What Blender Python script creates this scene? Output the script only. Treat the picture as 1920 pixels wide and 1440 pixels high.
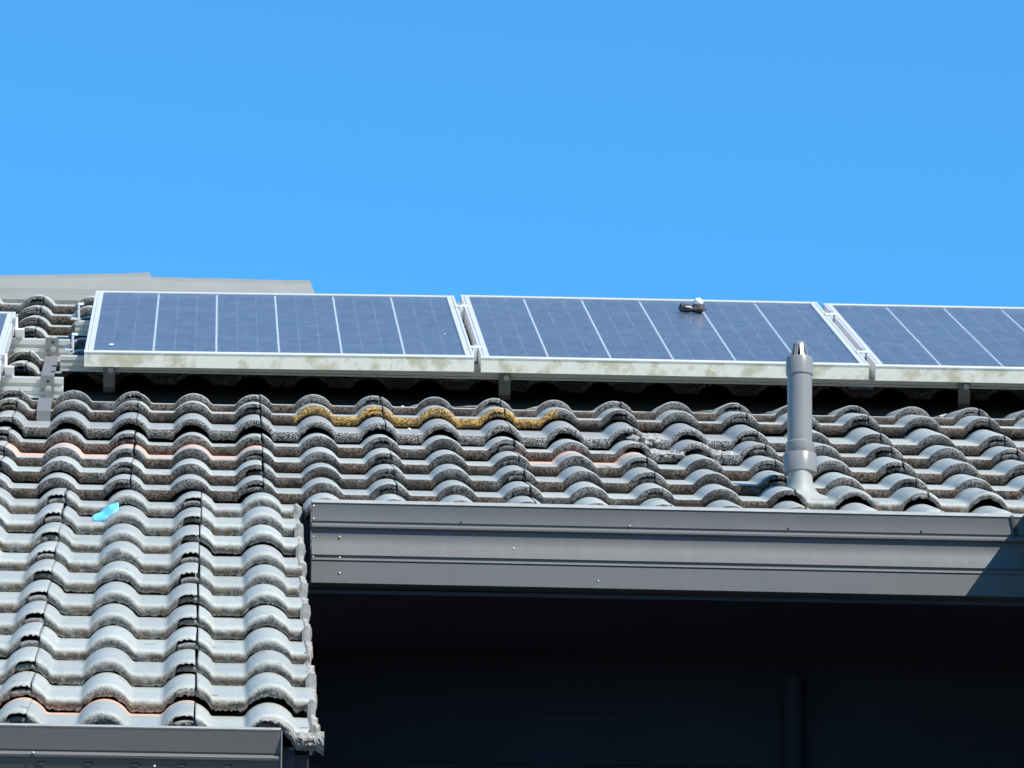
import bpy, math, random
from mathutils import Vector, Matrix, noise
random.seed(7)
rad = math.radians
scene = bpy.context.scene
for o in list(bpy.data.objects): bpy.data.objects.remove(o)
col = scene.collection

# ------------------------------------------------------------------ camera
PITCH, YAW, ROLL = rad(16), rad(2.5), rad(0.42)
fwd = Vector((math.sin(YAW)*math.cos(PITCH), math.cos(YAW)*math.cos(PITCH), math.sin(PITCH)))
rt = fwd.cross(Vector((0, 0, 1))).normalized(); up = rt.cross(fwd)
rt2 = rt*math.cos(ROLL) + up*math.sin(ROLL); up2 = up*math.cos(ROLL) - rt*math.sin(ROLL)
cd = bpy.data.cameras.new('camera'); cam = bpy.data.objects.new('camera', cd); col.objects.link(cam)
cd.sensor_width = 36; cd.lens = 13500/1920*36; cd.clip_end = 8000; cd.clip_start = 0.1
cam.matrix_world = Matrix.Translation((0, 0, 1.65)) @ Matrix((rt2, up2, -fwd)).transposed().to_4x4()
scene.camera = cam
scene.render.resolution_x, scene.render.resolution_y = 1024, 768

# ------------------------------------------------------------------ sky, sun, exposure
SUN_EL, SUN_AZ = rad(45), rad(44)           # azimuth: to the right of straight behind the camera
w = bpy.data.worlds.new('World'); scene.world = w; w.use_nodes = True
nt = w.node_tree; nt.nodes.clear()
sky = nt.nodes.new('ShaderNodeTexSky'); sky.sky_type = 'NISHITA'; sky.sun_disc = False
sky.sun_elevation = SUN_EL; sky.sun_rotation = math.pi - SUN_AZ
sky.air_density = 1.0; sky.dust_density = 0.0; sky.ozone_density = 3.0; sky.altitude = 300
hs = nt.nodes.new('ShaderNodeMix'); hs.data_type = 'RGBA'; hs.blend_type = 'MULTIPLY'; hs.inputs[0].default_value = 1; hs.inputs[7].default_value = (0.325, 0.92, 1.20, 1)
bg = nt.nodes.new('ShaderNodeBackground'); bg.inputs['Strength'].default_value = 0.106
wo = nt.nodes.new('ShaderNodeOutputWorld')
nt.links.new(sky.outputs[0], hs.inputs[6]); nt.links.new(hs.outputs[2], bg.inputs[0]); nt.links.new(bg.outputs[0], wo.inputs[0])
sd = bpy.data.lights.new('sun', 'SUN'); sd.energy = 4.9; sd.angle = rad(0.5); sd.color = (1, 0.95, 0.87)
sun = bpy.data.objects.new('sun', sd); col.objects.link(sun); sun.location = (20, -20, 40)
sdir = Vector((math.sin(SUN_AZ)*math.cos(SUN_EL), -math.cos(SUN_AZ)*math.cos(SUN_EL), math.sin(SUN_EL)))
sun.rotation_euler = sdir.to_track_quat('Z', 'Y').to_euler()
scene.render.engine = 'CYCLES'
vs = scene.view_settings; vs.view_transform = 'Standard'; vs.look = 'None'; vs.exposure = 0.75; vs.gamma = 1; vs.use_curve_mapping = False

# ------------------------------------------------------------------ roof frame: u along the eave, v up the slope, n off the roof
TH = rad(22.2)
P0 = Vector((-0.01425, 12.8663, 4.7138))
S = Vector((0, math.cos(TH), math.sin(TH))); N = Vector((0, -math.sin(TH), math.cos(TH)))
def R(u, v, n=0): return P0 + Vector((u, 0, 0)) + S*v + N*n
RB = Matrix.Rotation(TH, 4, 'X')

# ------------------------------------------------------------------ mesh helper
class MB:
    def __init__(s): s.v = []; s.f = []; s.sm = []
    def add(s, vs_, fs, smooth=False):
        o = len(s.v); s.v += [tuple(p) for p in vs_]
        for f in fs: s.f.append([i+o for i in f]); s.sm.append(smooth)
        return s
    def box(s, a, b, m=None):
        x0, y0, z0 = a; x1, y1, z1 = b
        p = [Vector(q) for q in ((x0,y0,z0),(x1,y0,z0),(x1,y1,z0),(x0,y1,z0),(x0,y0,z1),(x1,y0,z1),(x1,y1,z1),(x0,y1,z1))]
        if m: p = [m @ q for q in p]
        return s.add(p, [(0,3,2,1),(4,5,6,7),(0,1,5,4),(1,2,6,5),(2,3,7,6),(3,0,4,7)])
    def bbox(s, a, b, c=0.002, m=None):
        # chamfered box
        x0, y0, z0 = a; x1, y1, z1 = b
        pr = [(y0+c,z0),(y1-c,z0),(y1,z0+c),(y1,z1-c),(y1-c,z1),(y0+c,z1),(y0,z1-c),(y0,z0+c)]
        cy, cz = (y0+y1)/2, (z0+z1)/2
        def sh(y, z): return (y-c if y > cy else y+c, z-c if z > cz else z+c)
        rings = [[(x0,)+sh(*q) for q in pr], [(x0+c,)+q for q in pr], [(x1-c,)+q for q in pr], [(x1,)+sh(*q) for q in pr]]
        n = 8; V = [Vector(p) for r in rings for p in r]
        if m: V = [m @ q for q in V]
        F = [tuple(range(n-1,-1,-1))[::-1][::-1], tuple(range(3*n, 4*n))]
        for k in range(3):
            for i in range(n):
                j = (i+1) % n; F.append((k*n+i, k*n+j, (k+1)*n+j, (k+1)*n+i))
        return s.add(V, F)
    def extrude(s, prof, x0, x1, m=None, smooth=False, cap=True, n=1):
        # prof: list of (y,z), swept along x
        k = len(prof); V = []
        for i in range(n+1):
            x = x0+(x1-x0)*i/n; V += [Vector((x, y, z)) for y, z in prof]
        if m: V = [m @ q for q in V]
        F = []
        for a in range(n):
            for i in range(k):
                j = (i+1) % k; F.append((a*k+i, a*k+j, (a+1)*k+j, (a+1)*k+i))
        s.add(V, F, smooth)
        if cap:
            s.add(V[:k], [tuple(range(k))]); s.add(V[-k:], [tuple(range(k-1, -1, -1))])
        return s
    def lathe(s, prof, c=(0,0,0), n=28, m=None, smooth=True, cap=True, squash=1.0):
        V = []; k = len(prof)
        for r, z in prof:
            for i in range(n):
                a = 2*math.pi*i/n; V.append(Vector((c[0]+r*math.cos(a), c[1]+squash*r*math.sin(a), c[2]+z)))
        if m: V = [m @ q for q in V]
        F = [(a*n+i, a*n+(i+1) % n, (a+1)*n+(i+1) % n, (a+1)*n+i) for a in range(k-1) for i in range(n)]
        s.add(V, F, smooth)
        if cap: s.add(V[:n], [tuple(range(n-1, -1, -1))]); s.add(V[-n:], [tuple(range(n))])
        return s
    def strip(s, pts, wd, th, axis=0, m=None):
        # flat bar: polyline of (v,n) points, width along u
        L = []; 
        for i, (y, z) in enumerate(pts):
            a = Vector(pts[max(i-1,0)]); b = Vector(pts[min(i+1,len(pts)-1)]); d = (b-a).normalized()
            L.append(((y, z), (-d[1]*th, d[0]*th)))
        V = []
        for (p, q) in L:
            for sx in (-wd/2, wd/2):
                V += [Vector((sx, p[0], p[1])), Vector((sx, p[0]+q[0], p[1]+q[1]))]
        if m: V = [m @ q for q in V]
        F = []
        for i in range(len(pts)-1):
            a = 4*i; b = a+4
            F += [(a,a+2,b+2,b),(a+1,b+1,b+3,a+3),(a,b,b+1,a+1),(a+2,a+3,b+3,b+2)]
        F += [(0,1,3,2),(4*(len(pts)-1),4*(len(pts)-1)+2,4*(len(pts)-1)+3,4*(len(pts)-1)+1)]
        return s.add(V, F)
    def mesh(s, name, mat, off=(0,0,0)):
        me = bpy.data.meshes.new(name); o = Vector(off)
        me.from_pydata([tuple(Vector(p)-o) for p in s.v], [], s.f); me.update()
        me.polygons.foreach_set('use_smooth', s.sm)
        me.materials.append(M[mat]); return me
    def build(s, name, mat, parent=None, off=(0,0,0), fix=True):
        me = s.mesh(name, mat, off)
        if fix:
            import bmesh
            b = bmesh.new(); b.from_mesh(me); bmesh.ops.recalc_face_normals(b, faces=b.faces); b.to_mesh(me); b.free()
        if any(s.sm): me.set_sharp_from_angle(angle=rad(38))
        return link(name, me, parent)
def link(name, me, parent=None):
    o = bpy.data.objects.new(name, me); col.objects.link(o)
    if parent: o.parent = parent
    return o
def tag(o, label, cat, group=None, kind=None):
    if label: o['label'] = label
    if cat: o['category'] = cat
    if group: o['group'] = group
    if kind: o['kind'] = kind
    return o
def empty(name, loc, rot=(0,0,0)):
    o = bpy.data.objects.new(name, None); col.objects.link(o); o.location = loc; o.rotation_euler = rot
    o.empty_display_size = 0.1; return o
def smoothstep(a, b, x):
    t = min(1, max(0, (x-a)/(b-a))); return t*t*(3-2*t)

# ------------------------------------------------------------------ materials
M = {}
class NT:
    def __init__(s, name):
        m = bpy.data.materials.new(name); m.use_nodes = True; s.m = m; s.t = m.node_tree
        s.b = s.t.nodes['Principled BSDF']; s.out = s.t.nodes['Material Output']; M[name] = m
    def n(s, typ, **kw):
        q = s.t.nodes.new(typ)
        for k, v in kw.items(): setattr(q, k, v)
        return q
    def l(s, a, b): s.t.links.new(a, b)
    def setin(s, sock, v):
        if hasattr(v, 'node'): s.l(v, sock)
        else: sock.default_value = v
    def math(s, op, a, b=0.0, c=0.0, clamp=False):
        q = s.n('ShaderNodeMath', operation=op, use_clamp=clamp)
        s.setin(q.inputs[0], a); s.setin(q.inputs[1], b); s.setin(q.inputs[2], c); return q.outputs[0]
    def mix(s, f, a, b):
        q = s.n('ShaderNodeMix', data_type='RGBA'); s.setin(q.inputs[0], f)
        for i, v in ((6, a), (7, b)):
            if isinstance(v, tuple): v = v+(1,) if len(v) == 3 else v
            s.setin(q.inputs[i], v)
        return q.outputs[2]
    def ss(s, x, a, b):
        q = s.n('ShaderNodeMapRange', interpolation_type='SMOOTHSTEP'); s.setin(q.inputs[0], x)
        s.setin(q.inputs[1], a); s.setin(q.inputs[2], b); return q.outputs[0]
    def noise(s, vec, scale, detail=4, rough=0.55, dist=0.0):
        q = s.n('ShaderNodeTexNoise'); s.l(vec, q.inputs['Vector']); q.inputs['Scale'].default_value = scale
        q.inputs['Detail'].default_value = detail; q.inputs['Roughness'].default_value = rough; q.inputs['Distortion'].default_value = dist
        return q.outputs['Fac']
    def obj(s, rnd=True):
        tc = s.n('ShaderNodeTexCoord').outputs['Object']
        if not rnd: return tc
        oi = s.n('ShaderNodeObjectInfo'); s.rand = oi.outputs['Random']
        va = s.n('ShaderNodeVectorMath', operation='ADD'); s.l(tc, va.inputs[0])
        m = s.math('MULTIPLY', oi.outputs['Random'], 37.0)
        cx = s.n('ShaderNodeCombineXYZ'); s.l(m, cx.inputs[0]); s.l(m, cx.inputs[1]); s.l(m, cx.inputs[2])
        s.l(cx.outputs[0], va.inputs[1]); return va.outputs[0]
    def attr(s, name, typ='GEOMETRY'): return s.n('ShaderNodeAttribute', attribute_name=name, attribute_type=typ).outputs['Fac']
    def sep(s, vec):
        q = s.n('ShaderNodeSeparateXYZ'); s.l(vec, q.inputs[0]); return q.outputs
    def bump(s, h, strength=0.3, dist=0.002):
        q = s.n('ShaderNodeBump'); s.l(h, q.inputs['Height']); s.setin(q.inputs['Strength'], strength); q.inputs['Distance'].default_value = dist
        s.l(q.outputs[0], s.b.inputs['Normal'])
    def set(s, color=None, rough=None, metal=None, spec=None):
        if color is not None: s.setin(s.b.inputs['Base Color'], color+(1,) if isinstance(color, tuple) else color)
        if rough is not None: s.setin(s.b.inputs['Roughness'], rough)
        if metal is not None: s.setin(s.b.inputs['Metallic'], metal)
        if spec is not None: s.setin(s.b.inputs['Specular IOR Level'], spec)

def simple(name, c, rough=0.5, metal=0.0, var=0.25, scale=20, bump=0.0, spec=0.5):
    t = NT(name); v = t.obj(); f = t.noise(v, scale, 5)
    t.set(t.mix(f, tuple(x*(1-var) for x in c), tuple(min(1, x*(1+var)) for x in c)), rough, metal, spec)
    if bump: t.bump(t.noise(v, scale*8, 3), bump, 0.002)
    return t

def tile_material():
    t = NT('tile'); v = t.obj(); raw = t.obj(False)
    wear = t.attr('wear'); crest = t.attr('crest')
    pale = t.attr('pale', 'OBJECT'); lich = t.attr('lichen', 'OBJECT'); terra = t.attr('terra', 'OBJECT'); speck = t.attr('speckle', 'OBJECT')
    n_lo = t.noise(v, 9, 4); n_mid = t.noise(v, 55, 4, 0.6); n_hi = t.noise(v, 210, 3, 0.7); n_grit = t.noise(v, 420, 2, 0.6)
    # painted top coat
    paint = t.mix(n_lo, (0.322, 0.344, 0.317), (0.402, 0.423, 0.388))
    paint = t.mix(t.math('MULTIPLY', t.ss(n_mid, 0.56, 0.75), 0.45), paint, (0.165, 0.168, 0.16))
    tint = t.math('MULTIPLY_ADD', t.rand, 0.5, 0.0)
    paint = t.mix(tint, paint, (0.225, 0.240, 0.228))
    paint = t.mix(t.math('MULTIPLY', t.ss(n_hi, 0.54, 0.72), 0.22), paint, (0.15, 0.152, 0.142))
    paint = t.mix(t.math('MULTIPLY', t.ss(n_grit, 0.62, 0.72), 0.25), paint, (0.48, 0.48, 0.455))
    stm = t.n('ShaderNodeMapping'); t.l(v, stm.inputs[0]); stm.inputs['Scale'].default_value = (1.0, 0.12, 1.0)
    streak = t.noise(stm.outputs[0], 70, 4, 0.6)
    paint = t.mix(t.math('MULTIPLY', t.ss(streak, 0.52, 0.75), 0.3), paint, (0.18, 0.184, 0.172))
    rear = t.ss(t.math('ADD', t.sep(raw)[1], t.math('MULTIPLY_ADD', n_mid, 0.16, -0.08)), 0.20, 0.31)
    paint = t.mix(t.math('MULTIPLY', rear, 0.12), paint, (0.16, 0.16, 0.145))
    # bare cement nose: dark aggregate, browner in the pans
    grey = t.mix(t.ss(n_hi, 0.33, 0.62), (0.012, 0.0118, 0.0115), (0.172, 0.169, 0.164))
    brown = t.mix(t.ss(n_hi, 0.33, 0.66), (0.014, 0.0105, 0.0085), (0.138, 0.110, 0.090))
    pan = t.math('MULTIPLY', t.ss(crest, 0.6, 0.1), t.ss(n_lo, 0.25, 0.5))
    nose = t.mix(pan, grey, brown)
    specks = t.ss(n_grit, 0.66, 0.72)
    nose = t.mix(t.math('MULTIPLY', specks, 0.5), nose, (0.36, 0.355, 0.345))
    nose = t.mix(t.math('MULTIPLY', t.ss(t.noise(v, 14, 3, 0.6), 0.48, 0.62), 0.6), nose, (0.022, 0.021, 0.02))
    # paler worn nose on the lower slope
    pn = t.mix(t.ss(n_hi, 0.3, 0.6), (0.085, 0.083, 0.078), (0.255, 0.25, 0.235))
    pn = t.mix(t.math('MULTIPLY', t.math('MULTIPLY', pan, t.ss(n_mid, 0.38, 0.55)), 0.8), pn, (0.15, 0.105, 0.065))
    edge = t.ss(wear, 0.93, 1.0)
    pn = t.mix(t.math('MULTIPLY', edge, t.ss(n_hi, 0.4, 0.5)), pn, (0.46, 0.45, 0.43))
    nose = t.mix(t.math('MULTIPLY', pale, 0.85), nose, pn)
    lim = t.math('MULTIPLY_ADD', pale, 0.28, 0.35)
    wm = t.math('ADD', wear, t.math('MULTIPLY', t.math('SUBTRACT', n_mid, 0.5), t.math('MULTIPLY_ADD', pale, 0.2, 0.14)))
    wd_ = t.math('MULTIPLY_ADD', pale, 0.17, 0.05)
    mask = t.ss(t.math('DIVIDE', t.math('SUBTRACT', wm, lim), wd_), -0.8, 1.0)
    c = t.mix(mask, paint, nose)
    # speckled mortar crust
    sp = t.math('MULTIPLY', speck, t.ss(wear, 0.2, 0.5))
    crust = t.mix(t.ss(n_grit, 0.50, 0.60), (0.03, 0.03, 0.03), (0.62, 0.61, 0.59))
    c = t.mix(t.math('MULTIPLY', sp, 0.6), c, crust)
    c = t.mix(t.math('MULTIPLY', t.math('MULTIPLY', speck, 0.5), t.ss(wear, 0.3, 0.1)), c, (0.20, 0.20, 0.205))
    # yellow lichen along the lower nose
    ly = t.math('MULTIPLY', lich, t.ss(t.math('ADD', wear, t.math('MULTIPLY_ADD', n_mid, 0.5, -0.25)), 0.28, 0.55))
    lx = t.math('ADD', t.sep(raw)[0], t.math('MULTIPLY_ADD', n_mid, 0.12, -0.06)); ly = t.math('MULTIPLY', ly, t.math('MULTIPLY', t.math('GREATER_THAN', lx, t.attr('lichen_from', 'OBJECT')), t.math('LESS_THAN', lx, t.attr('lichen_to', 'OBJECT'))))
    yel = t.mix(t.ss(n_hi, 0.36, 0.62), (0.09, 0.046, 0.014), (0.56, 0.35, 0.115))
    c = t.mix(t.math('MULTIPLY', ly, t.math('MULTIPLY_ADD', t.ss(t.noise(v, 26, 3), 0.36, 0.52), 0.35, 0.6)), c, yel)
    # bare terracotta strip where the paint never reached
    y = t.sep(raw)[1]
    dist = t.math('SUBTRACT', t.math('ADD', y, t.math('MULTIPLY_ADD', n_mid, 0.03, -0.015)), t.math('SUBTRACT', 0.31, terra))
    tm = t.math('MULTIPLY', t.ss(dist, -0.02, 0.03), t.math('GREATER_THAN', terra, 0.01))
    tm = t.math('MULTIPLY', tm, t.ss(wear, 0.35, 0.1))
    c = t.mix(t.math('MULTIPLY', tm, 0.9), c, t.mix(n_lo, (0.58, 0.33, 0.23), (0.62, 0.44, 0.345)))
    # dirt spots
    dd = t.noise(v, 17, 2, 0.4)
    c = t.mix(t.math('MULTIPLY', t.ss(dd, 0.70, 0.74), 0.7), c, (0.06, 0.06, 0.055))
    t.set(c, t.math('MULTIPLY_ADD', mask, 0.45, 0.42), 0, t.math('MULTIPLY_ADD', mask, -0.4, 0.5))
    h = t.math('ADD', t.math('MULTIPLY', n_hi, 1.0), t.math('MULTIPLY', n_grit, 0.5))
    t.bump(h, t.math('MULTIPLY_ADD', t.ss(wear, 0.15, 0.7), 0.75, 0.07), 0.004)
tile_material()

t = NT('gutter_paint'); v = t.obj(); f = t.noise(v, 6, 5)
gm = t.n('ShaderNodeMapping'); t.l(v, gm.inputs[0]); gm.inputs['Scale'].default_value = (1.0, 0.2, 0.06)
run = t.math('MULTIPLY', t.ss(t.noise(gm.outputs[0], 60, 5, 0.6), 0.52, 0.80), 0.10)
t.set(t.mix(run, t.mix(f, (0.106, 0.106, 0.104), (0.134, 0.134, 0.131)), (0.24, 0.235, 0.22)), t.math('MULTIPLY_ADD', t.noise(v, 30, 3), 0.2, 0.34), spec=0.3); t.bump(t.noise(v, 9, 3), 0.10, 0.012)
simple('pale_lip', (0.27, 0.277, 0.265), 0.45, 0, 0.3, 25)  # rolled gutter lip, paler than the gutter face
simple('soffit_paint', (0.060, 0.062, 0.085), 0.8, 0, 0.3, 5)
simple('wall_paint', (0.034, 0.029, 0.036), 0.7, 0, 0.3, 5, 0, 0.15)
simple('dark_glass', (0.008, 0.009, 0.012), 0.08)
simple('underlay', (0.02, 0.018, 0.017), 0.9, 0, 0.4, 8)
simple('rubber', (0.015, 0.015, 0.016), 0.6)
simple('rivet_metal', (0.52, 0.52, 0.51), 0.3, 0.6)
simple('mortar', (0.30, 0.295, 0.28), 0.95, 0, 0.65, 75, 1.0, 0.1)
simple('ridge_paint', (0.20, 0.206, 0.190), 0.6, 0, 0.12, 14, 0.2)
simple('bedding', (0.17, 0.173, 0.16), 0.8, 0, 0.15, 20, 0.3)
simple('steel', (0.55, 0.55, 0.52), 0.35, 0.7, 0.15, 30, 0.1)
simple('bright_alu', (0.82, 0.83, 0.83), 0.3, 0.35, 0.1, 30)
simple('hook_steel', (0.24, 0.235, 0.22), 0.45, 0.5, 0.25, 25, 0.1)
simple('pvc', (0.172, 0.174, 0.171), 0.27, 0, 0.12, 12, 0.04)
simple('flashing', (0.255, 0.265, 0.25), 0.6, 0, 0.12, 14, 0.1)
simple('blue_plastic', (0.14, 0.52, 0.70), 0.3, 0, 0.25, 40)
simple('dark_debris', (0.055, 0.043, 0.045), 0.35, 0, 0.6, 60, 0.3)
simple('white_debris', (0.66, 0.64, 0.60), 0.35, 0, 0.35, 90)
simple('backsheet', (0.52, 0.56, 0.62), 0.5, 0, 0.05)
simple('pebble', (0.7, 0.65, 0.6), 0.8)

t = NT('frame_alu'); v = t.obj(); raw = t.obj(False); z = t.sep(raw)
clean = t.mix(t.noise(v, 8, 3), (0.56, 0.575, 0.58), (0.64, 0.65, 0.65))
t.set(clean, 0.35, 0.25)
# weathered front rail of the frame: grime with its own blotches and run marks
t = NT('frame_dirty'); v = t.obj(); 
mp = t.n('ShaderNodeMapping'); t.l(v, mp.inputs[0]); mp.inputs['Scale'].default_value = (0.6, 1.0, 0.6)
b1 = t.noise(mp.outputs[0], 22, 6, 0.65); b2 = t.noise(mp.outputs[0], 90, 4, 0.7)
base = t.mix(b1, (0.66, 0.625, 0.52), (0.74, 0.71, 0.63))
base = t.mix(t.math('MULTIPLY', t.ss(b1, 0.45, 0.60), 0.8), base, (0.44, 0.385, 0.245))
base = t.mix(t.math('MULTIPLY', t.ss(b2, 0.60, 0.74), 0.6), base, (0.24, 0.21, 0.15))
t.set(base, 0.55, 0.1); t.bump(b2, 0.15, 0.001)

t = NT('rail_alu'); v = t.obj()
t.set(t.mix(t.noise(v, 12, 4), (0.56, 0.54, 0.48), (0.68, 0.66, 0.61)), 0.4, 0.35)
t.bump(t.noise(v, 60, 2), 0.05, 0.001)

# solar cell: polycrystalline blue with printed busbars
t = NT('cell'); v = t.obj(); raw = t.obj(False)
vo = t.n('ShaderNodeTexVoronoi'); t.l(v, vo.inputs['Vector']); vo.inputs['Scale'].default_value = 45
cc = t.mix(t.sep(vo.outputs['Color'])[0], (0.026, 0.056, 0.108), (0.042, 0.080, 0.138))
cc = t.mix(t.math('MULTIPLY', t.rand, 0.45), cc, (0.018, 0.030, 0.075))
x = t.sep(raw)[0]
fr = t.math('ABSOLUTE', t.math('SUBTRACT', t.math('FRACT', t.math('DIVIDE', x, 0.052)), 0.5))
bus = t.math('MULTIPLY', t.math('LESS_THAN', fr, 0.016), t.math('MULTIPLY_ADD', t.noise(v, 12, 2), 1.6, -0.45, True))
cc = t.mix(t.math('MULTIPLY', bus, 0.75), cc, (0.45, 0.5, 0.6))
t.set(cc, 0.35)

# panel glass: clear sheet with a rough anti-reflective surface
m = bpy.data.materials.new('panel_glass'); m.use_nodes = True; M['panel_glass'] = m; tr = m.node_tree; tr.nodes.clear()
o_ = tr.nodes.new('ShaderNodeOutputMaterial'); mx = tr.nodes.new('ShaderNodeMixShader'); tp = tr.nodes.new('ShaderNodeBsdfTransparent'); gl = tr.nodes.new('ShaderNodeBsdfGlossy')
gl.inputs['Roughness'].default_value = 0.22; gl.inputs['Color'].default_value = (0.9, 0.9, 0.9, 1)
tp.inputs['Color'].default_value = (0.96, 0.97, 0.98, 1)
lw = tr.nodes.new('ShaderNodeFresnel'); lw.inputs['IOR'].default_value = 1.25
mm = tr.nodes.new('ShaderNodeMath'); mm.operation = 'MULTIPLY'; mm.inputs[1].default_value = 0.70
tr.links.new(lw.outputs[0], mm.inputs[0]); tr.links.new(mm.outputs[0], mx.inputs[0]); tr.links.new(tp.outputs[0], mx.inputs[1]); tr.links.new(gl.outputs[0], mx.inputs[2]); df = tr.nodes.new('ShaderNodeBsdfDiffuse'); df.inputs['Color'].default_value = (0.42, 0.45, 0.46, 1)
tcn = tr.nodes.new('ShaderNodeTexCoord'); mpn = tr.nodes.new('ShaderNodeMapping'); mpn.inputs['Scale'].default_value = (1, 0.3, 1)
nz = tr.nodes.new('ShaderNodeTexNoise'); nz.inputs['Scale'].default_value = 28; nz.inputs['Detail'].default_value = 6
mr = tr.nodes.new('ShaderNodeMapRange'); mr.inputs[1].default_value = 0.3; mr.inputs[2].default_value = 0.75; mr.inputs[3].default_value = 0.07; mr.inputs[4].default_value = 0.12
tr.links.new(tcn.outputs['Object'], mpn.inputs[0]); tr.links.new(mpn.outputs[0], nz.inputs['Vector']); tr.links.new(nz.outputs['Fac'], mr.inputs[0])
m2x = tr.nodes.new('ShaderNodeMixShader'); tr.links.new(mr.outputs[0], m2x.inputs[0]); tr.links.new(mx.outputs[0], m2x.inputs[1]); tr.links.new(df.outputs[0], m2x.inputs[2])
tr.links.new(m2x.outputs[0], o_.inputs[0])

t = NT('paving'); v = t.obj(False); f = t.noise(v, 0.6, 6); t.set(t.mix(f, (0.10, 0.10, 0.095), (0.16, 0.158, 0.15)), 0.9)

# ------------------------------------------------------------------ ground
g = MB().add([(-3000,-3000,0),(3000,-3000,0),(3000,3000,0),(-3000,3000,0)], [(0,1,2,3)]).build('ground', 'paving'); tag(g, None, None, kind='structure')

# ------------------------------------------------------------------ house
HO = Vector((0.8, 17.0, 0))
house = empty('house', HO)
tag(house, 'grey double-roll concrete tiled house roof with dark gutters, soffit and shaded wall below', 'house')
def hb(mb, name, mat, parent=house, extra=Vector((0,0,0))): return mb.build(name, mat, parent, HO+extra)

# rows of tiles: nose positions up the slope
low_rows = [-0.37] + [-0.06+0.312*k for k in range(10)]          # lower left slope (last at 2.748)
up_rows = [2.72, 3.02, 3.315, 3.61, 3.91, 4.185, 4.53, 4.79] + [5.42+0.30*k for k in range(7)]
STEP = 0.0275

# roof deck under the tiles
dk = MB()
def rq(a, b, c, d): dk.add([(a[0],a[1],a[2]),(b[0],b[1],b[2]),(c[0],c[1],c[2]),(d[0],d[1],d[2])], [(0,1,2,3)])
NB = -0.022
rq((-3.0,-0.30,NB),(0.20,-0.30,NB),(0.20,2.76,NB),(-3.0,2.76,NB))
rq((-3.0,2.76,NB),(1.9,2.76,NB),(6.9,7.5,NB),(-3.0,7.5,NB))
def back(v, drop=5.0):   # point on the back slope
    p = S*v + N*NB; return p
for (u0, u1, vr) in ((-3.0, 6.9, 7.5), (-3.0, 0.28, 7.78)):
    p = S*vr + N*NB; q = p + Vector((0, 5, -5*math.tan(TH)))
    rel = lambda w_: (w_.dot(S), w_.dot(N))
    a = rel(p); b = rel(q)
    dk.add([(u0,a[0],a[1]),(u1,a[0],a[1]),(u1,b[0],b[1]),(u0,b[0],b[1])], [(0,1,2,3)])
rq((-3.0,7.5,NB+0.001),(0.28,7.5,NB+0.001),(0.28,7.78,NB+0.001),(-3.0,7.78,NB+0.001))
me = dk.mesh('roof', 'underlay'); roof = link('roof', me, house); roof.location = P0-HO; roof.rotation_euler = (TH, 0, 0)

# ---- one tile
CW, HR, WR = 0.3, 0.0265, 0.0465
def rollh(x):
    h = 0
    for c in (-0.165, -0.015, 0.135, 0.285):
        d = abs(x-c)/WR
        if d < 1: h = max(h, (1-d**2.1)**0.92*smoothstep(1.0, 0.86, d) if d > 0.86 else (1-d**2.1)**0.92)
    return h
ROWS = [(0.40,0,0),(0.30,0,0),(0.2,0,0),(0.1,0,0),(0.045,0,.05),(0.022,-0.0004,.15),(0.012,-0.0012,.25),(0.006,-0.003,.38),(0.002,-0.006,.52),(0.0004,-0.010,.66),(0,-0.014,.78),(0.0006,-0.0185,.9),(0.002,-0.0225,.97),(0.0045,-0.0255,1),(0.03,-0.021,1),(0.36,-0.014,1)]
UROWS = [(0.38,-0.0150,0.3),(0.05,-0.0150,0.6),(0.006,-0.0150,0.7),(0.0025,-0.0162,0.75),(0.0015,-0.020,0.85),(0.0025,-0.0235,0.95),(0.0045,-0.0255,1),(0.03,-0.0215,1),(0.36,-0.018,1)]
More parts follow.
